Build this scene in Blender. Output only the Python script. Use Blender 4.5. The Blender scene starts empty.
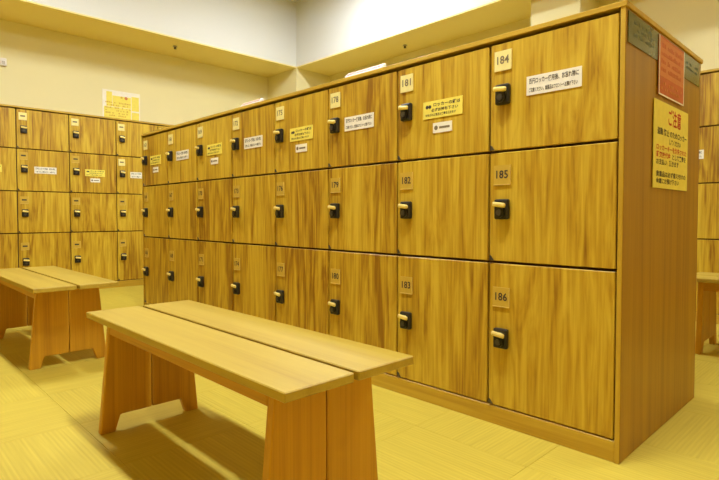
import bpy, bmesh, math, random
from mathutils import Vector, Matrix
random.seed(7)
S = 0.78                       # metres per layout unit (1 unit = camera height)
PI = math.pi
scene = bpy.context.scene
C = scene.collection

# ------------------------------------------------------------------ camera
cam_d = bpy.data.cameras.new('camera'); cam = bpy.data.objects.new('camera', cam_d); C.objects.link(cam)
cam_d.sensor_width = 36.0; cam_d.lens = 524.1/719.0*36.0; cam_d.shift_y = -8.67/719.0; cam_d.clip_start = 0.02
cam.location = (0, 0, 1.0*S)
cam.rotation_euler = (math.radians(90-1.745), 0, math.radians(45.81))
scene.camera = cam

# ------------------------------------------------------------------ world, exposure, lamp power
world = bpy.data.worlds.new('world'); scene.world = world; world.use_nodes = True
world.node_tree.nodes['Background'].inputs[0].default_value = (1, .97, .9, 1)
world.node_tree.nodes['Background'].inputs[1].default_value = 0.05
vs = scene.view_settings
vs.view_transform = 'Standard'; vs.look = 'None'; vs.gamma = 1.0; vs.use_curve_mapping = False
vs.exposure = 0.36
LAMP = 142.0                    # emission of the ceiling light diffusers
LAMP_COL = (0.94, 1.0, 1.10)
# ceiling lights: (x, y) in layout units
LAMPS = [(-4.85, 1.1), (-1.1, 1.1), (-4.85, 4.3), (0.5, 4.3)]
LAMP_POWER = [.70, 1.02, .72, .40]      # per-light factors, tuned to balance brightness across the room

# layout (units): island front plane, end plane, walls
IX, IY = -0.761, 2.195         # near front corner of the island lockers
ZS, ZC = 3.52, 4.62            # soffit and coffer ceiling heights
XW, YW = -8.10, 6.27           # left wall, far wall
XR, YB = 2.2, -2.2             # right wall, wall behind the camera
BX, BY = -7.235, 5.53          # coffer edges
CX1, CY1 = 1.75, -1.75

# ------------------------------------------------------------------ materials
def new_mat(name):
    m = bpy.data.materials.new(name); m.use_nodes = True
    nt = m.node_tree; b = nt.nodes['Principled BSDF']
    return m, nt, b
def N(nt, t, **kw):
    n = nt.nodes.new(t)
    for k, v in kw.items(): setattr(n, k, v)
    return n
def lerp3(a, b, t): return tuple(a[i]+(b[i]-a[i])*t for i in range(3))

def plain(name, col, rough=.5, metal=0.0, noise=0.04, spec=.5):
    m, nt, b = new_mat(name)
    tc = N(nt, 'ShaderNodeTexCoord'); no = N(nt, 'ShaderNodeTexNoise'); no.inputs['Scale'].default_value = 35; no.inputs['Detail'].default_value = 3
    nt.links.new(tc.outputs['Object'], no.inputs['Vector'])
    r = N(nt, 'ShaderNodeValToRGB')
    r.color_ramp.elements[0].position = .3; r.color_ramp.elements[1].position = .7
    r.color_ramp.elements[0].color = (*[c*(1-noise) for c in col], 1); r.color_ramp.elements[1].color = (*[min(1, c*(1+noise)) for c in col], 1)
    nt.links.new(no.outputs['Fac'], r.inputs[0]); nt.links.new(r.outputs[0], b.inputs['Base Color'])
    b.inputs['Roughness'].default_value = rough; b.inputs['Metallic'].default_value = metal
    b.inputs['Specular IOR Level'].default_value = spec
    return m

def wood(name, light, mid, dark, grain='z', across=16.0, along=1.3, rough=.38, contrast=1.0, distort=1.2, fine=.35, tone=.12, coat=0.0):
    """laminate / solid timber: stretched flame figure, fine pores and a per-object tone"""
    m, nt, b = new_mat(name)
    L = nt.links.new
    tc = N(nt, 'ShaderNodeTexCoord'); oi = N(nt, 'ShaderNodeObjectInfo')
    mul = N(nt, 'ShaderNodeMath', operation='MULTIPLY'); mul.inputs[1].default_value = 37.0
    L(oi.outputs['Random'], mul.inputs[0])
    cmb = N(nt, 'ShaderNodeCombineXYZ')
    for i in range(3): L(mul.outputs[0], cmb.inputs[i])
    add = N(nt, 'ShaderNodeVectorMath', operation='ADD'); L(tc.outputs['Object'], add.inputs[0]); L(cmb.outputs[0], add.inputs[1])
    def mapped(a, g):
        mp = N(nt, 'ShaderNodeMapping')
        mp.inputs['Scale'].default_value = tuple(g if ax == grain else a for ax in 'xyz')
        L(add.outputs[0], mp.inputs['Vector']); return mp.outputs[0]
    n1 = N(nt, 'ShaderNodeTexNoise'); n1.inputs['Scale'].default_value = 1.0; n1.inputs['Detail'].default_value = 5.0
    n1.inputs['Roughness'].default_value = .55; n1.inputs['Distortion'].default_value = distort
    L(mapped(across, along), n1.inputs['Vector'])
    n2 = N(nt, 'ShaderNodeTexNoise'); n2.inputs['Scale'].default_value = 1.0; n2.inputs['Detail'].default_value = 3.0
    L(mapped(across*7, along*3.0), n2.inputs['Vector'])
    n3 = N(nt, 'ShaderNodeTexNoise'); n3.inputs['Scale'].default_value = 1.0; n3.inputs['Detail'].default_value = 1.0
    L(mapped(across*.32, along*.25), n3.inputs['Vector'])
    # combine: base figure + fine streaks + broad boards
    s1 = N(nt, 'ShaderNodeMath', operation='MULTIPLY_ADD'); s1.inputs[1].default_value = fine; L(n2.outputs['Fac'], s1.inputs[0]); L(n1.outputs['Fac'], s1.inputs[2])
    s2 = N(nt, 'ShaderNodeMath', operation='MULTIPLY_ADD'); s2.inputs[1].default_value = .45; L(n3.outputs['Fac'], s2.inputs[0]); L(s1.outputs[0], s2.inputs[2])
    s3 = N(nt, 'ShaderNodeMath', operation='MULTIPLY_ADD'); s3.inputs[1].default_value = tone; L(oi.outputs['Random'], s3.inputs[0]); L(s2.outputs[0], s3.inputs[2])
    mid_v = .5 + .5*fine + .225 + tone*.5
    mr = N(nt, 'ShaderNodeMapRange'); mr.inputs['From Min'].default_value = mid_v - .26/contrast; mr.inputs['From Max'].default_value = mid_v + .26/contrast
    L(s3.outputs[0], mr.inputs['Value'])
    r = N(nt, 'ShaderNodeValToRGB'); e = r.color_ramp.elements
    e[0].position = 0; e[0].color = (*dark, 1); e[1].position = 1; e[1].color = (*light, 1)
    k = e.new(.45); k.color = (*mid, 1)
    L(mr.outputs[0], r.inputs[0]); L(r.outputs[0], b.inputs['Base Color'])
    b.inputs['Roughness'].default_value = rough
    b.inputs['Coat Weight'].default_value = coat; b.inputs['Coat Roughness'].default_value = .2
    bp = N(nt, 'ShaderNodeBump'); bp.inputs['Strength'].default_value = .06; bp.inputs['Distance'].default_value = .002
    L(n2.outputs['Fac'], bp.inputs['Height']); L(bp.outputs[0], b.inputs['Normal'])
    return m

M = {}
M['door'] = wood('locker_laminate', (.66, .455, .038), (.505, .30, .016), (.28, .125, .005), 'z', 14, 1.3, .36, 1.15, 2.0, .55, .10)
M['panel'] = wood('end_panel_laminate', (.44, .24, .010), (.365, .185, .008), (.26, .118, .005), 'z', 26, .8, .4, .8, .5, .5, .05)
M['rail'] = wood('rail_laminate', (.64, .43, .045), (.54, .335, .026), (.40, .215, .012), 'x', 24, 1.0, .4, .8, .5, .4, .05)
M['stile'] = wood('stile_laminate', (.64, .43, .045), (.54, .335, .026), (.40, .215, .012), 'z', 24, 1.0, .4, .8, .5, .4, .05)
M['carcass'] = wood('carcass_board', (.09, .038, .008), (.06, .024, .005), (.04, .015, .003), 'z', 20, 1, .7, .7, .3, .3, .02)
M['bench_top'] = wood('bench_top_timber', (.52, .375, .050), (.46, .315, .036), (.37, .235, .022), 'x', 20, 1.2, .42, .75, .6, .35, .06)
M['bench_leg'] = wood('bench_leg_timber', (.66, .35, .018), (.555, .275, .012), (.40, .175, .006), 'z', 26, .8, .45, .8, .4, .5, .06)
M['bench_rail'] = wood('bench_rail_timber', (.64, .34, .020), (.54, .27, .014), (.40, .175, .008), 'x', 26, .8, .45, .8, .4, .5, .06)
M['black'] = plain('black_plastic', (.016, .014, .011), .35)
M['dark_metal'] = plain('dark_metal', (.10, .09, .07), .4, .7)
M['brass'] = plain('brass_lever', (.88, .72, .22), .35, .3)
M['steel'] = plain('steel', (.45, .40, .30), .3, .8)
M['plate_cream'] = plain('cream_number_card', (.84, .74, .28), .5)
M['plate_amber'] = plain('amber_number_plate', (.58, .385, .050), .3)
M['plate_highlight'] = plain('plate_edge_highlight', (.75, .55, .14), .3)
M['ink'] = plain('black_ink', (.05, .04, .03), .6)
M['ink_soft'] = plain('faded_ink', (.22, .17, .09), .6)
M['red_ink'] = plain('red_ink', (.62, .06, .02), .6)
M['paper_white'] = plain('white_paper', (.86, .82, .68), .55)
M['paper_yellow'] = plain('yellow_paper', (.86, .73, .10), .55)
M['paper_red'] = plain('red_paper', (.56, .12, .022), .5)
M['paper_orange'] = plain('orange_print', (.62, .20, .04), .5)
M['paper_green'] = plain('dark_green_film', (.11, .115, .035), .25)
M['green_print'] = plain('green_print', (.055, .075, .02), .4)
M['white_plastic'] = plain('white_plastic', (.82, .78, .70), .4)
M['amber_print'] = plain('amber_print', (.66, .42, .04), .5)
M['pink_print'] = plain('pink_print', (.62, .32, .24), .5)

def paint(name, col, rough=.8):
    m, nt, b = new_mat(name); L = nt.links.new
    tc = N(nt, 'ShaderNodeTexCoord'); n = N(nt, 'ShaderNodeTexNoise'); n.inputs['Scale'].default_value = 180; n.inputs['Detail'].default_value = 4
    n2 = N(nt, 'ShaderNodeTexNoise'); n2.inputs['Scale'].default_value = 1.3; n2.inputs['Detail'].default_value = 3
    L(tc.outputs['Object'], n.inputs['Vector']); L(tc.outputs['Object'], n2.inputs['Vector'])
    r = N(nt, 'ShaderNodeValToRGB'); r.color_ramp.elements[0].color = (*[c*.97 for c in col], 1); r.color_ramp.elements[1].color = (*[min(1, c*1.02) for c in col], 1)
    L(n2.outputs['Fac'], r.inputs[0]); L(r.outputs[0], b.inputs['Base Color'])
    bp = N(nt, 'ShaderNodeBump'); bp.inputs['Strength'].default_value = .08; bp.inputs['Distance'].default_value = .001
    L(n.outputs['Fac'], bp.inputs['Height']); L(bp.outputs[0], b.inputs['Normal'])
    b.inputs['Roughness'].default_value = rough; b.inputs['Specular IOR Level'].default_value = .25
    return m
M['wall'] = paint('cream_wallpaper', (.80, .73, .40))
M['ceiling'] = paint('ceiling_paint', (.72, .72, .67))
M['soffit'] = paint('bounce_tinted_soffit', (.88, .74, .30))  # wall paint made yellower: warm floor bounce put into the colour
M['bounce_panelling'] = wood('unseen_bounce_panelling', (.74, .52, .07), (.64, .41, .04), (.50, .29, .02), 'z', 14, 1.3, .5, .8, 1.5, .4, .05)  # wood finish added on the unseen walls to bounce warm light

def floor_mat():
    m, nt, b = new_mat('ribbed_straw_tile'); L = nt.links.new
    tc = N(nt, 'ShaderNodeTexCoord'); oi = N(nt, 'ShaderNodeObjectInfo')
    mul = N(nt, 'ShaderNodeMath', operation='MULTIPLY'); mul.inputs[1].default_value = 23; L(oi.outputs['Random'], mul.inputs[0])
    cmb = N(nt, 'ShaderNodeCombineXYZ'); L(mul.outputs[0], cmb.inputs[0]); L(mul.outputs[0], cmb.inputs[1])
    add = N(nt, 'ShaderNodeVectorMath', operation='ADD'); L(tc.outputs['Object'], add.inputs[0]); L(cmb.outputs[0], add.inputs[1])
    mp = N(nt, 'ShaderNodeMapping'); mp.inputs['Scale'].default_value = (4.0, 120, 1); L(add.outputs[0], mp.inputs[0])
    n = N(nt, 'ShaderNodeTexNoise'); n.inputs['Scale'].default_value = 1; n.inputs['Detail'].default_value = 3; L(mp.outputs[0], n.inputs['Vector'])
    mp2 = N(nt, 'ShaderNodeMapping'); mp2.inputs['Scale'].default_value = (1.5, 30, 1); L(add.outputs[0], mp2.inputs[0])
    n2 = N(nt, 'ShaderNodeTexNoise'); n2.inputs['Scale'].default_value = 1; n2.inputs['Detail'].default_value = 2; L(mp2.outputs[0], n2.inputs['Vector'])
    w = N(nt, 'ShaderNodeTexWave', wave_type='BANDS', bands_direction='Y'); w.inputs['Scale'].default_value = 22; w.inputs['Distortion'].default_value = .6; w.inputs['Detail'].default_value = 1
    L(tc.outputs['Object'], w.inputs['Vector'])
    a = N(nt, 'ShaderNodeMath', operation='MULTIPLY_ADD'); a.inputs[1].default_value = .22; L(w.outputs['Fac'], a.inputs[0]); L(n.outputs['Fac'], a.inputs[2])
    a2 = N(nt, 'ShaderNodeMath', operation='MULTIPLY_ADD'); a2.inputs[1].default_value = .6; L(n2.outputs['Fac'], a2.inputs[0]); L(a.outputs[0], a2.inputs[2])
    mr = N(nt, 'ShaderNodeMapRange'); mr.inputs['From Min'].default_value = .3; mr.inputs['From Max'].default_value = 1.5; L(a2.outputs[0], mr.inputs['Value'])
    r = N(nt, 'ShaderNodeValToRGB'); e = r.color_ramp.elements
    e[0].color = (.47, .345, .032, 1); e[1].color = (.68, .54, .068, 1)
    L(mr.outputs[0], r.inputs[0]); L(r.outputs[0], b.inputs['Base Color'])
    bp = N(nt, 'ShaderNodeBump'); bp.inputs['Strength'].default_value = .15; bp.inputs['Distance'].default_value = .001
    L(a.outputs[0], bp.inputs['Height']); L(bp.outputs[0], b.inputs['Normal'])
    b.inputs['Roughness'].default_value = .55; b.inputs['Specular IOR Level'].default_value = .35
    return m
M['floor'] = floor_mat()
M['subfloor'] = plain('subfloor', (.40, .26, .05), .8)
for k, pw in enumerate(LAMP_POWER):
    m, nt, b = new_mat('lamp_diffuser')
    b.inputs['Base Color'].default_value = (.9, .9, .88, 1); b.inputs['Emission Color'].default_value = (*LAMP_COL, 1); b.inputs['Emission Strength'].default_value = LAMP*pw
    M['lamp%d' % k] = m

# ------------------------------------------------------------------ mesh helpers (input in layout units)
def add_box(bm, x0, x1, y0, y1, z0, z1, mi=0):
    v = [bm.verts.new((x*S, y*S, z*S)) for x in (x0, x1) for y in (y0, y1) for z in (z0, z1)]
    for q in ((0, 1, 3, 2), (4, 6, 7, 5), (0, 4, 5, 1), (2, 3, 7, 6), (0, 2, 6, 4), (1, 5, 7, 3)):
        bm.faces.new([v[i] for i in q]).material_index = mi
    return v
def finish(bm, mats, name, bevel=0.0, seg=1, smooth=False):
    bmesh.ops.recalc_face_normals(bm, faces=bm.faces)
    if bevel:
        bmesh.ops.bevel(bm, geom=[e for e in bm.edges if e.is_manifold and e.calc_face_angle(0) > .5], offset=bevel*S, segments=seg, affect='EDGES', profile=.5)
    me = bpy.data.meshes.new(name); bm.to_mesh(me); bm.free()
    if not isinstance(mats, (list, tuple)): mats = [mats]
    for k in mats: me.materials.append(M[k])
    if smooth:
        for p in me.polygons: p.use_smooth = True
    return me
def obj(name, me, parent=None, loc=(0, 0, 0), rot=(0, 0, 0)):
    o = bpy.data.objects.new(name, me); C.objects.link(o)
    o.location = Vector(loc)*S; o.rotation_euler = rot
    if parent: o.parent = parent
    return o
def box_obj(name, mat, dims, parent=None, bevel=0.0, seg=1):
    """box whose origin is at its own middle"""
    x0, x1, y0, y1, z0, z1 = dims
    c = ((x0+x1)/2, (y0+y1)/2, (z0+z1)/2); bm = bmesh.new()
    add_box(bm, x0-c[0], x1-c[0], y0-c[1], y1-c[1], z0-c[2], z1-c[2])
    return obj(name, finish(bm, mat, name, bevel, seg), parent, c)
def prism_yz(poly, x0, x1, mats, name, bevel=0.0):
    bm = bmesh.new()
    a = [bm.verts.new((x0*S, y*S, z*S)) for y, z in poly]; b_ = [bm.verts.new((x1*S, y*S, z*S)) for y, z in poly]
    n = len(poly); bm.faces.new(a); bm.faces.new(list(reversed(b_)))
    for i in range(n): bm.faces.new((a[i], b_[i], b_[(i+1) % n], a[(i+1) % n]))
    return finish(bm, mats, name, bevel)
def add_disc(bm, cx, cz, r, y0, y1, n=14, mi=0):
    """a short cylinder along y"""
    a = [bm.verts.new(((cx+r*math.cos(2*PI*i/n))*S, y0*S, (cz+r*math.sin(2*PI*i/n))*S)) for i in range(n)]
    b_ = [bm.verts.new(((cx+r*math.cos(2*PI*i/n))*S, y1*S, (cz+r*math.sin(2*PI*i/n))*S)) for i in range(n)]
    fs = [bm.faces.new(a), bm.faces.new(b_)] + [bm.faces.new((a[i], b_[i], b_[(i+1) % n], a[(i+1) % n])) for i in range(n)]
    for f in fs: f.material_index = mi
def empty(name, loc, rz=0):
    o = bpy.data.objects.new(name, None); C.objects.link(o); o.empty_display_size = .1
    o.location = Vector(loc)*S; o.rotation_euler = (0, 0, rz); return o
def tag(o, label=None, cat=None, group=None, kind=None):
    if label: o['label'] = label
    if cat: o['category'] = cat
    if group: o['group'] = group
    if kind: o['kind'] = kind
    return o

# text: flat glyph polygons in the local xz plane facing -y, appended to a bmesh
_tc = {}
def glyphs(text):
    if text not in _tc:
        cu = bpy.data.curves.new('lettering_source', 'FONT'); cu.body = text; cu.size = 1.0; cu.resolution_u = 2; cu.offset = .018
        cu.align_x = 'CENTER'; cu.align_y = 'CENTER'
        o = bpy.data.objects.new('lettering_source', cu); C.objects.link(o)
        dg = bpy.context.evaluated_depsgraph_get(); dg.update()
        me = o.evaluated_get(dg).to_mesh()
        vs_ = [tuple(v.co) for v in me.vertices]; fs = [tuple(p.vertices) for p in me.polygons]
        o.evaluated_get(dg).to_mesh_clear()
        bpy.data.objects.remove(o); bpy.data.curves.remove(cu)
        if vs_:
            xs = [v[0] for v in vs_]; ys = [v[1] for v in vs_]
            bb = (min(xs), max(xs), min(ys), max(ys))
        else: bb = (0, 1, 0, 1)
        _tc[text] = (vs_, fs, bb)
    return _tc[text]
def add_text(bm, text, x0, x1, z0, z1, y, mi):
    """fit the text into the rectangle"""
    vs_, fs, (a, b_, c, d) = glyphs(text)
    if not vs_: return
    sx = (x1-x0)/max(b_-a, 1e-6); sz = (z1-z0)/max(d-c, 1e-6)
    nv = [bm.verts.new(((x0+(v[0]-a)*sx)*S, y*S, (z0+(v[1]-c)*sz)*S)) for v in vs_]
    for f in fs:
        try: bm.faces.new([nv[i] for i in f]).material_index = mi
        except ValueError: pass
def to_mesh_nobevel(bm, mats, name):
    me = bpy.data.meshes.new(name); bm.to_mesh(me); bm.free()
    for k in mats: me.materials.append(M[k])
    return me

# ================================================================== STRUCTURE
def struct(o): o['kind'] = 'structure'; return o
T = .15
floor = struct(box_obj('floor', 'subfloor', (XW-T, XR+T, YB-T, YW+T, -.2, -.012)))
TP = .57
bm = bmesh.new(); g = TP/2-.0005
add_box(bm, -g, g, -g, g, -.011, 0)
tile_me = finish(bm, 'floor', 'floor_tile', .0008)
nx0 = math.floor((XW-.02+3.29)/TP); nx1 = math.ceil((XR+3.29)/TP); ny0 = math.floor((YB-.77)/TP); ny1 = math.ceil((YW-.77)/TP)
for i in range(nx0, nx1):
    for j in range(ny0, ny1):
        x = -3.29+(i+.5)*TP; y = .77+(j-.5+1)*TP
        t = obj('floor_tile', tile_me, floor, rot=(0, 0, PI/2 if (i+j) % 2 else 0))
        t.location = Vector((x*S, y*S, 0)) - floor.location

wl = struct(box_obj('wall_left', 'wall', (XW-T, XW, YB-T, YW+T, 0, ZS)))
wf = struct(box_obj('wall_far', 'wall', (XW, XR, YW, YW+T, 0, ZS)))
wr = struct(box_obj('wall_right', 'bounce_panelling', (XR, XR+T, YB-T, YW+T, 0, ZS)))
wb = struct(box_obj('wall_back', 'bounce_panelling', (XW, XR, YB-T, YB, 0, ZS)))
for x0, x1, y0 in ((XW, BX, BY+.001), (-3.045, -2.47, 5.75)):
    p = box_obj('pier', 'wall', (x0, x1, y0, YW, 0, ZS)); p.parent = wf; p.location -= wf.location
ceil = struct(box_obj('ceiling', 'ceiling', (BX-.25, CX1+.25, CY1-.25, BY+.25, ZC, ZC+.12)))
def cpart(name, mat, dims):
    p = box_obj(name, mat, dims); p.parent = ceil; p.location -= ceil.location; return p
SB = .02
cpart('soffit', 'soffit', (XW-T, BX, YB-T, YW+T, ZS, ZS+SB))
cpart('soffit', 'soffit', (CX1, XR+T, YB-T, YW+T, ZS, ZS+SB))
cpart('soffit', 'soffit', (BX, CX1, BY, YW+T, ZS, ZS+SB))
cpart('soffit', 'soffit', (BX, CX1, YB-T, CY1, ZS, ZS+SB))
cpart('bulkhead', 'ceiling', (BX-.25, BX, CY1-.25, BY+.25, ZS+SB, ZC))
cpart('bulkhead', 'ceiling', (CX1, CX1+.25, CY1-.25, BY+.25, ZS+SB, ZC))
cpart('bulkhead', 'ceiling', (BX, CX1, BY, BY+.25, ZS+SB, ZC))
cpart('bulkhead', 'ceiling', (BX, CX1, CY1-.25, CY1, ZS+SB, ZC))

# ceiling lights recessed into the coffer
bmf = bmesh.new()
lw, ll = .12, .60
add_box(bmf, -lw-.03, -lw, -ll-.03, ll+.03, -.03, 0); add_box(bmf, lw, lw+.03, -ll-.03, ll+.03, -.03, 0)
add_box(bmf, -lw, lw, -ll-.03, -ll, -.03, 0); add_box(bmf, -lw, lw, ll, ll+.03, -.03, 0)
frame_me = finish(bmf, 'white_plastic', 'light_frame')
lamp_names = ['over the left bench', 'over the near bench', 'over the aisle behind the far half of the locker island', 'over the bench behind the locker island']
for k, ((x, y), ln) in enumerate(zip(LAMPS, lamp_names)):
    bmd = bmesh.new(); add_box(bmd, -lw, lw, -ll, ll, -.02, -.002); diff_me = finish(bmd, 'lamp%d' % k, 'diffuser')
    e = tag(empty('ceiling_light', (x, y, ZC)), 'narrow white ceiling light ' + ln, 'ceiling light', 'lights in the raised ceiling')
    obj('light_frame', frame_me, e, rot=(0, 0, PI/2)); obj('diffuser', diff_me, e, rot=(0, 0, PI/2))

# ================================================================== LOCKERS
DP = .5873                      # column pitch
ROWS3 = [(1.3055, 1.801), (.7845, 1.2935), (.0935, .7725)]          # top to bottom
ROWS4 = [(1.829, 2.305)] + [(1.3055, 1.817)] + ROWS3[1:]
GAP = .011; DT = .024
def lock_housing_mesh():
    bm = bmesh.new()
    add_box(bm, -.036, .036, -.026, 0, -.048, .046)
    bmesh.ops.recalc_face_normals(bm, faces=bm.faces)
    bmesh.ops.bevel(bm, geom=list(bm.edges), offset=.008*S, segments=2, affect='EDGES', profile=.5)
    add_disc(bm, -.003, -.016, .024, -.026, -.034, 16, 1)
    add_disc(bm, -.003, -.016, .014, -.034, -.040, 12, 2)
    return finish(bm, ['black', 'black', 'dark_metal'], 'lock_housing')
def lever_mesh():
    bm = bmesh.new()
    add_box(bm, -.036, .032, -.046, -.030, .008, .031)
    bmesh.ops.rotate(bm, verts=bm.verts, cent=(0, -.038*S, .02*S), matrix=Matrix.Rotation(math.radians(7), 3, 'Y'))
    bmesh.ops.recalc_face_normals(bm, faces=bm.faces)
    bmesh.ops.bevel(bm, geom=list(bm.edges), offset=.008*S, segments=2, affect='EDGES', profile=.5)
    add_box(bm, -.016, .012, -.033, -.024, .012, .028)
    return finish(bm, 'brass', 'lock_lever', smooth=False)
LOCK, LEVER = lock_housing_mesh(), lever_mesh()
def bracket_mesh():
    bm = bmesh.new()
    p = [(0, 0), (.022, 0), (.016, .009), (.008, .020), (0, .024)]
    a = [bm.verts.new((x*S, -.006*S, z*S)) for x, z in p]; b_ = [bm.verts.new((x*S, 0, z*S)) for x, z in p]
    n = len(p); bm.faces.new(a); bm.faces.new(list(reversed(b_)))
    for i in range(n): bm.faces.new((a[i], b_[i], b_[(i+1) % n], a[(i+1) % n]))
    return finish(bm, 'dark_metal', 'corner_bracket')
BRACKET = bracket_mesh()

_plates = {}
def plate_mesh(num, style):
    k = (num, style)
    if k in _plates: return _plates[k]
    bm = bmesh.new()
    add_box(bm, -.044, .044, -.005, 0, -.046, .046)
    if style == 'amber':        # highlight painted as thin brighter strips on the lower and right edge
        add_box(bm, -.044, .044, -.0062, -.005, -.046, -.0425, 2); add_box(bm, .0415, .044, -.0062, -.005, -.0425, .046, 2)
    bmesh.ops.recalc_face_normals(bm, faces=bm.faces)
    if num: add_text(bm, num, -.030, .032, -.016, .022, -.0058, 1)
    else: add_box(bm, -.026, .026, -.0058, -.0052, -.006, .012, 1)
    _plates[k] = to_mesh_nobevel(bm, ['plate_cream' if style == 'cream' else 'plate_amber', 'ink_soft' if style == 'cream' else 'ink', 'plate_highlight'], 'number_plate')
    return _plates[k]
def sticker_meshes():
    out = {}
    bm = bmesh.new(); add_box(bm, -.124, .124, -.003, 0, -.042, .042); bmesh.ops.recalc_face_normals(bm, faces=bm.faces)
    add_text(bm, '百円ロッカー使用後、お忘れ物に', -.112, .112, .006, .032, -.0036, 1)
    add_text(bm, 'ご注意ください。貴重品はフロントへお預け下さい', -.112, .108, -.030, -.010, -.0036, 1)
    out['white'] = to_mesh_nobevel(bm, ['paper_white', 'ink'], 'notice_sticker')
    bm = bmesh.new(); add_box(bm, -.124, .124, -.003, 0, -.045, .045); bmesh.ops.recalc_face_normals(bm, faces=bm.faces)
    add_disc(bm, -.098, .016, .010, -.003, -.0036, 8, 1); add_disc(bm, -.080, .016, .010, -.003, -.0036, 8, 1)
    add_text(bm, 'ロッカーの鍵は', -.056, .112, .014, .034, -.0036, 1)
    add_text(bm, '必ずお持ち下さい', -.070, .098, -.012, .006, -.0036, 1)
    add_text(bm, '紛失された場合は実費を頂きます', -.108, .085, -.034, -.020, -.0036, 1)
    out['yellow'] = to_mesh_nobevel(bm, ['paper_yellow', 'ink'], 'notice_sticker')
    bm = bmesh.new(); add_box(bm, -.060, .060, -.003, 0, -.026, .026); bmesh.ops.recalc_face_normals(bm, faces=bm.faces)
    add_disc(bm, -.040, 0, .012, -.003, -.0036, 10, 1)
    add_box(bm, -.020, .046, -.0036, -.003, -.006, .005, 2)
    out['small'] = to_mesh_nobevel(bm, ['paper_white', 'ink_soft', 'ink_soft'], 'small_sticker')
    return out
STK = sticker_meshes()

_doors = {}
def door_mesh(w, h):
    k = (round(w, 4), round(h, 4))
    if k not in _doors:
        bm = bmesh.new(); add_box(bm, -w/2, w/2, 0, DT, -h/2, h/2)
        _doors[k] = finish(bm, 'door', 'door', .003)
    return _doors[k]

def locker_bank(name, label, loc, rz, ncol, rows, ztop, depth, number, style, stickers, place=lambda c: (.305, .249)):
    """local frame: x along the front, front plane y=0 facing -y, z up"""
    root = tag(empty(name, loc, rz), label, 'lockers')
    EP = .0245; W = ncol*DP+EP*2-.004
    lx = -EP
    def part(n, mat, d, bev=.003): 
        p = box_obj(n, mat, d, root, bev); return p
    part('carcass', 'carcass', (lx+.004, lx+W-.004, DT+.004, depth-.012, .010, ztop-.044))
    part('back_panel', 'panel', (lx+.004, lx+W-.004, depth-.012, depth, .0, ztop-.0225))
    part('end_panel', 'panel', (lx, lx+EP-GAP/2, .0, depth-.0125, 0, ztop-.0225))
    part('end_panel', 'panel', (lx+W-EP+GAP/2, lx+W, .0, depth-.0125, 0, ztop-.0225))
    # light edge band on the front edge of each end panel
    part('edge_band', 'stile', (lx, lx+EP-GAP/2, -.004, .0, 0, ztop-.0225), .001)
    part('edge_band', 'stile', (lx+W-EP+GAP/2, lx+W, -.004, .0, 0, ztop-.0225), .001)
    part('plinth', 'rail', (lx+EP-GAP/2+.001, lx+W-EP+GAP/2-.001, .0, .02, 0, .087), .002)
    part('top_board', 'rail', (lx-.006, lx+W+.006, -.008, depth+.006, ztop-.022, ztop), .002)
    for c in range(ncol):
        for r, (z0, z1) in enumerate(rows):
            w = DP-GAP; h = z1-z0
            xc = c*DP+DP/2; left = c*DP+GAP/2
            d = obj('door', door_mesh(w, h), root, (xc, 0, (z0+z1)/2))
            # lock and plate hang from the door's upper edge as in the photograph
            if r == len(rows)-1: pz = z1-.158; lz = z0+.330
            elif r == len(rows)-2: pz = z1-.105; lz = z1-.264
            elif r == 0 and len(rows) == 4: pz = z1-.085; lz = z1-.245
            else: pz = z1-.082; lz = z1-.240
            dz = (z0+z1)/2
            obj('number_plate', plate_mesh(number(c, r), style(c, r)), d, (left+.066-xc, -.0005, pz-dz))
            obj('lock_housing', LOCK, d, (left+.072-xc, -.0005, lz-dz))
            obj('lock_lever', LEVER, d, (left+.072-xc, -.0005, lz-dz))
            obj('corner_bracket', BRACKET, d, (left+.002-xc, -.0005, -h/2+.002))
            st = stickers(c, r)
            if st:
                hx, hz = place(c)
                obj('notice_sticker', STK[st], d, (left+hx-xc, -.0005, z1-hz-dz))
                if st == 'yellow': obj('small_sticker', STK['small'], d, (left+.306-xc, -.0005, z1-.347-dz))
    return root

NC = 8
isl = locker_bank('locker_island', 'free-standing three-tier wooden locker island with numbered doors behind the near bench',
    (IX-.0245-NC*DP+.004, IY, 0), 0, NC, ROWS3, 1.840, 1.12,
    lambda c, r: str(163+3*c+r), lambda c, r: 'cream' if r == 0 else 'amber',
    lambda c, r: ('yellow' if c % 2 == 0 else 'white') if r == 0 else None,
    lambda c: {7: (.309, .222), 5: (.276, .244)}.get(c, (.305, .250)))
left_y0 = 2.655-6*DP
locker_bank('wall_locker_bank', 'four-tier wooden lockers along the left wall under the cream wall',
    (-7.55, left_y0, 0), PI/2, 9, ROWS4, 2.340, .545,
    lambda c, r: '', lambda c, r: 'cream' if r == 0 or (r == 1 and c == 6) else 'amber',
    lambda c, r: ('yellow' if c % 2 == 1 else 'white') if r == 1 else None)
locker_bank('wall_locker_bank', 'four-tier wooden lockers on the far wall right of the island end panel',
    (-1.71-DP, 5.70, 0), 0, 5, ROWS4, 2.340, .565,
    lambda c, r: '', lambda c, r: 'cream' if r == 0 else 'amber',
    lambda c, r: ('white' if c % 2 == 1 else 'yellow') if r == 1 else None)

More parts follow.
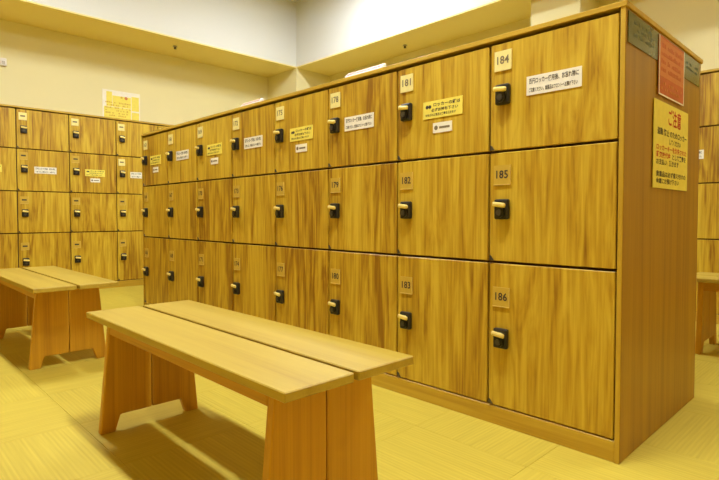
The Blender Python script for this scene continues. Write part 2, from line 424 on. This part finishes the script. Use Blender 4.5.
# ================================================================== BENCHES
def bench(label, cx, cy, over_near=.13, over_far=.09, L=1.556, Wd=.508, Z=.55):
    root = tag(empty('bench', (cx, cy, 0)), label, 'bench', 'wooden benches by the lockers')
    th = .028; gp = .009
    for s in (-1, 1):
        y0, y1 = (gp, Wd/2) if s > 0 else (-Wd/2, -gp)
        box_obj('seat_plank', 'bench_top', (-L/2, L/2, y0, y1, Z-th, Z), root, .003, 1)
    zt = Z-th-.001
    xs = (L/2-over_near-.018, -L/2+over_far+.018)
    for x0 in xs:
        for s in (-1, 1):
            poly = [(s*.002, zt), (s*.190, zt), (s*.238, 0), (s*.172, 0), (s*.148, .075), (s*.002, .075)]
            obj('leg_board', prism_yz(poly, -.018, .018, 'bench_leg', 'leg_board', .004), root, (x0, 0, 0))
    for s in (-1, 1):
        box_obj('apron_rail', 'bench_rail', (xs[1]+.019, xs[0]-.019, s*.181-.013, s*.181+.013, zt-.066, zt), root, .003)
    return root
bench('pale two-plank wooden bench standing in front of the locker island', -1.853, 1.034)
bench('wooden bench at the left edge before the four-tier wall lockers', -4.468, 1.046, .21, .17, 1.59)
bench('wooden bench partly hidden behind the right end of the locker island', -.32, 4.60)

# ================================================================== NOTICES ON THE ISLAND END PANEL
EPX = IX+.0005
def sheet(name, label, cat, loc, rz, build, mats, group=None):
    bm = bmesh.new(); build(bm)
    o = obj(name, to_mesh_nobevel(bm, mats, name), None, loc, (0, 0, rz))
    tag(o, label, cat, group); return o
def paper(bm, w, h, t=.003, mi=0):
    add_box(bm, 0, w, -t, 0, 0, h, mi); bmesh.ops.recalc_face_normals(bm, faces=bm.faces)
def marks(bm, x0, x1, z0, z1, rows, y, mi, seed, fill=.8):
    """illegible rows of print: short dashes"""
    rnd = random.Random(seed); rh = (z1-z0)/rows
    for r in range(rows):
        x = x0; zb = z1-(r+1)*rh+rh*.25
        while x < x1-.006:
            w = rnd.uniform(.010, .022)
            if rnd.random() < fill: 
                hh = rh*rnd.uniform(.35, .6)
                add_box(bm, x, min(x+w, x1), y, y+.0006, zb, zb+hh, mi)
            x += w+.006
def b_green(bm):
    paper(bm, 1.05, .122)
    marks(bm, .06, .30, .030, .105, 3, -.0036, 1, 3); marks(bm, .80, 1.02, .045, .095, 2, -.0036, 1, 4)
sheet('sign_strip', 'dark green printed strip along the top of the island end panel', 'sign', (EPX+.0005, IY+.018, 1.684), PI/2, b_green, ['paper_green', 'green_print'])
def b_red(bm):
    paper(bm, .385, .262)
    add_box(bm, .012, .373, -.0034, -.003, .085, .252, 1)
    marks(bm, .03, .36, .10, .24, 4, -.0042, 2, 5); marks(bm, .03, .36, .02, .07, 2, -.0042, 1, 6, .6)
    add_box(bm, 0, .008, -.0036, -.003, 0, .262, 3); add_box(bm, .008, .385, -.0036, -.003, 0, .007, 3); add_box(bm, .377, .385, -.0036, -.003, .007, .262, 3)
sheet('poster', 'red and orange poster hanging over the green strip on the island end panel', 'poster', (EPX+.0045, IY+.384, 1.538), PI/2, b_red, ['paper_red', 'paper_orange', 'paper_red', 'paper_white'])
def b_yel(bm):
    paper(bm, .525, .390)
    y = -.0038
    add_text(bm, 'ご注意', .20, .40, .292, .372, y, 1)
    add_text(bm, '盗難 防止 のためロッカー', .045, .50, .240, .272, y, 2)
    add_text(bm, 'してください', .22, .40, .206, .232, y, 2)
    add_text(bm, 'ロッカーキーを紛失された', .035, .50, .170, .198, y, 1)
    add_text(bm, '鍵交換代金', .035, .24, .138, .166, y, 1); add_text(bm, 'として実費を', .27, .49, .138, .166, y, 2)
    add_text(bm, 'お支払い', .035, .19, .106, .132, y, 2); add_text(bm, '頂きます', .22, .37, .106, .132, y, 2)
    add_text(bm, '貴重品は必ず備え付けの', .035, .49, .052, .078, y, 2)
    add_text(bm, '金庫にお預け下さい', .035, .38, .020, .046, y, 2)
sheet('poster', 'yellow caution poster with red heading on the island end panel', 'poster', (EPX+.0035, IY+.333, 1.123), PI/2, b_yel, ['paper_yellow', 'red_ink', 'ink'])

# poster on the left wall above the lockers
def b_wallposter(bm):
    paper(bm, .54, .44)
    for k, (x0, x1, z0, z1) in enumerate(((.055, .135, .20, .415), (.14, .405, .20, .365), (.02, .405, .03, .195), (.415, .525, .17, .385), (.415, .525, .03, .15))):
        add_box(bm, x0, x1, -.0036-.0001*k, -.003, z0, z1, 1)
    add_disc(bm, .335, .345, .024, -.0048, -.003, 12, 2); add_disc(bm, .27, .35, .017, -.0048, -.003, 10, 3)
    marks(bm, .04, .40, .05, .28, 6, -.0050, 3, 9, .45)
sheet('poster', 'yellow and white poster on the left wall above the wall lockers', 'poster', (XW+.0008, 2.665, 2.40), PI/2, b_wallposter, ['paper_white', 'paper_yellow', 'paper_orange', 'amber_print'])

# small label strips on the front edge of the island top
def label_strip(label, x, L):
    e = tag(empty('label_strip', (x, IY+.022, 1.840)), label, 'label holder', 'label strips on the island top')
    poly = [(-.020, .0005), (.022, .0005), (.022, .036), (.010, .036), (-.020, .008)]
    obj('holder', prism_yz(poly, -L/2, L/2, 'white_plastic', 'holder', .0015), e)
    bm = bmesh.new(); add_box(bm, -L/2+.015, L/2-.015, -.0008, .0002, -.012, .010)
    a = obj('printed_insert', finish(bm, 'pink_print', 'printed_insert'), e, (0, -.0062, .0222), (-.8187, 0, 0))
label_strip('white label strip on the island top above the door numbered 178', IX-1.475, .31)
label_strip('white label strip on the island top farther from the camera', IX-2.70, .27)

# ================================================================== SMALL FITTINGS
def sprinkler(label, x, y):
    e = tag(empty('sprinkler_head', (x, y, ZS)), label, 'sprinkler', 'sprinkler heads in the soffit')
    bm = bmesh.new(); bmesh.ops.create_cone(bm, cap_ends=True, segments=16, radius1=.035*S, radius2=.028*S, depth=.012*S)
    obj('flange', finish(bm, 'steel', 'flange'), e, (0, 0, -.0065))
    bm = bmesh.new(); bmesh.ops.create_cone(bm, cap_ends=True, segments=10, radius1=.020*S, radius2=.010*S, depth=.03*S)
    obj('deflector', finish(bm, 'dark_metal', 'deflector'), e, (0, 0, -.0285))
sprinkler('small round sprinkler in the soffit over the left wall lockers', -7.566, 3.525)
sprinkler('small round sprinkler in the soffit behind the locker island', -5.150, 5.945)
e = tag(empty('wall_sensor', (XW+.0005, 1.46, 2.975), PI/2), 'small white sensor on the left wall at the left edge', 'sensor')
box_obj('sensor_body', 'white_plastic', (-.035, .035, -.03, 0, -.05, .05), e, .008, 2)
box_obj('sensor_window', 'steel', (-.018, .018, -.034, -.0302, -.03, .01), e, .001)
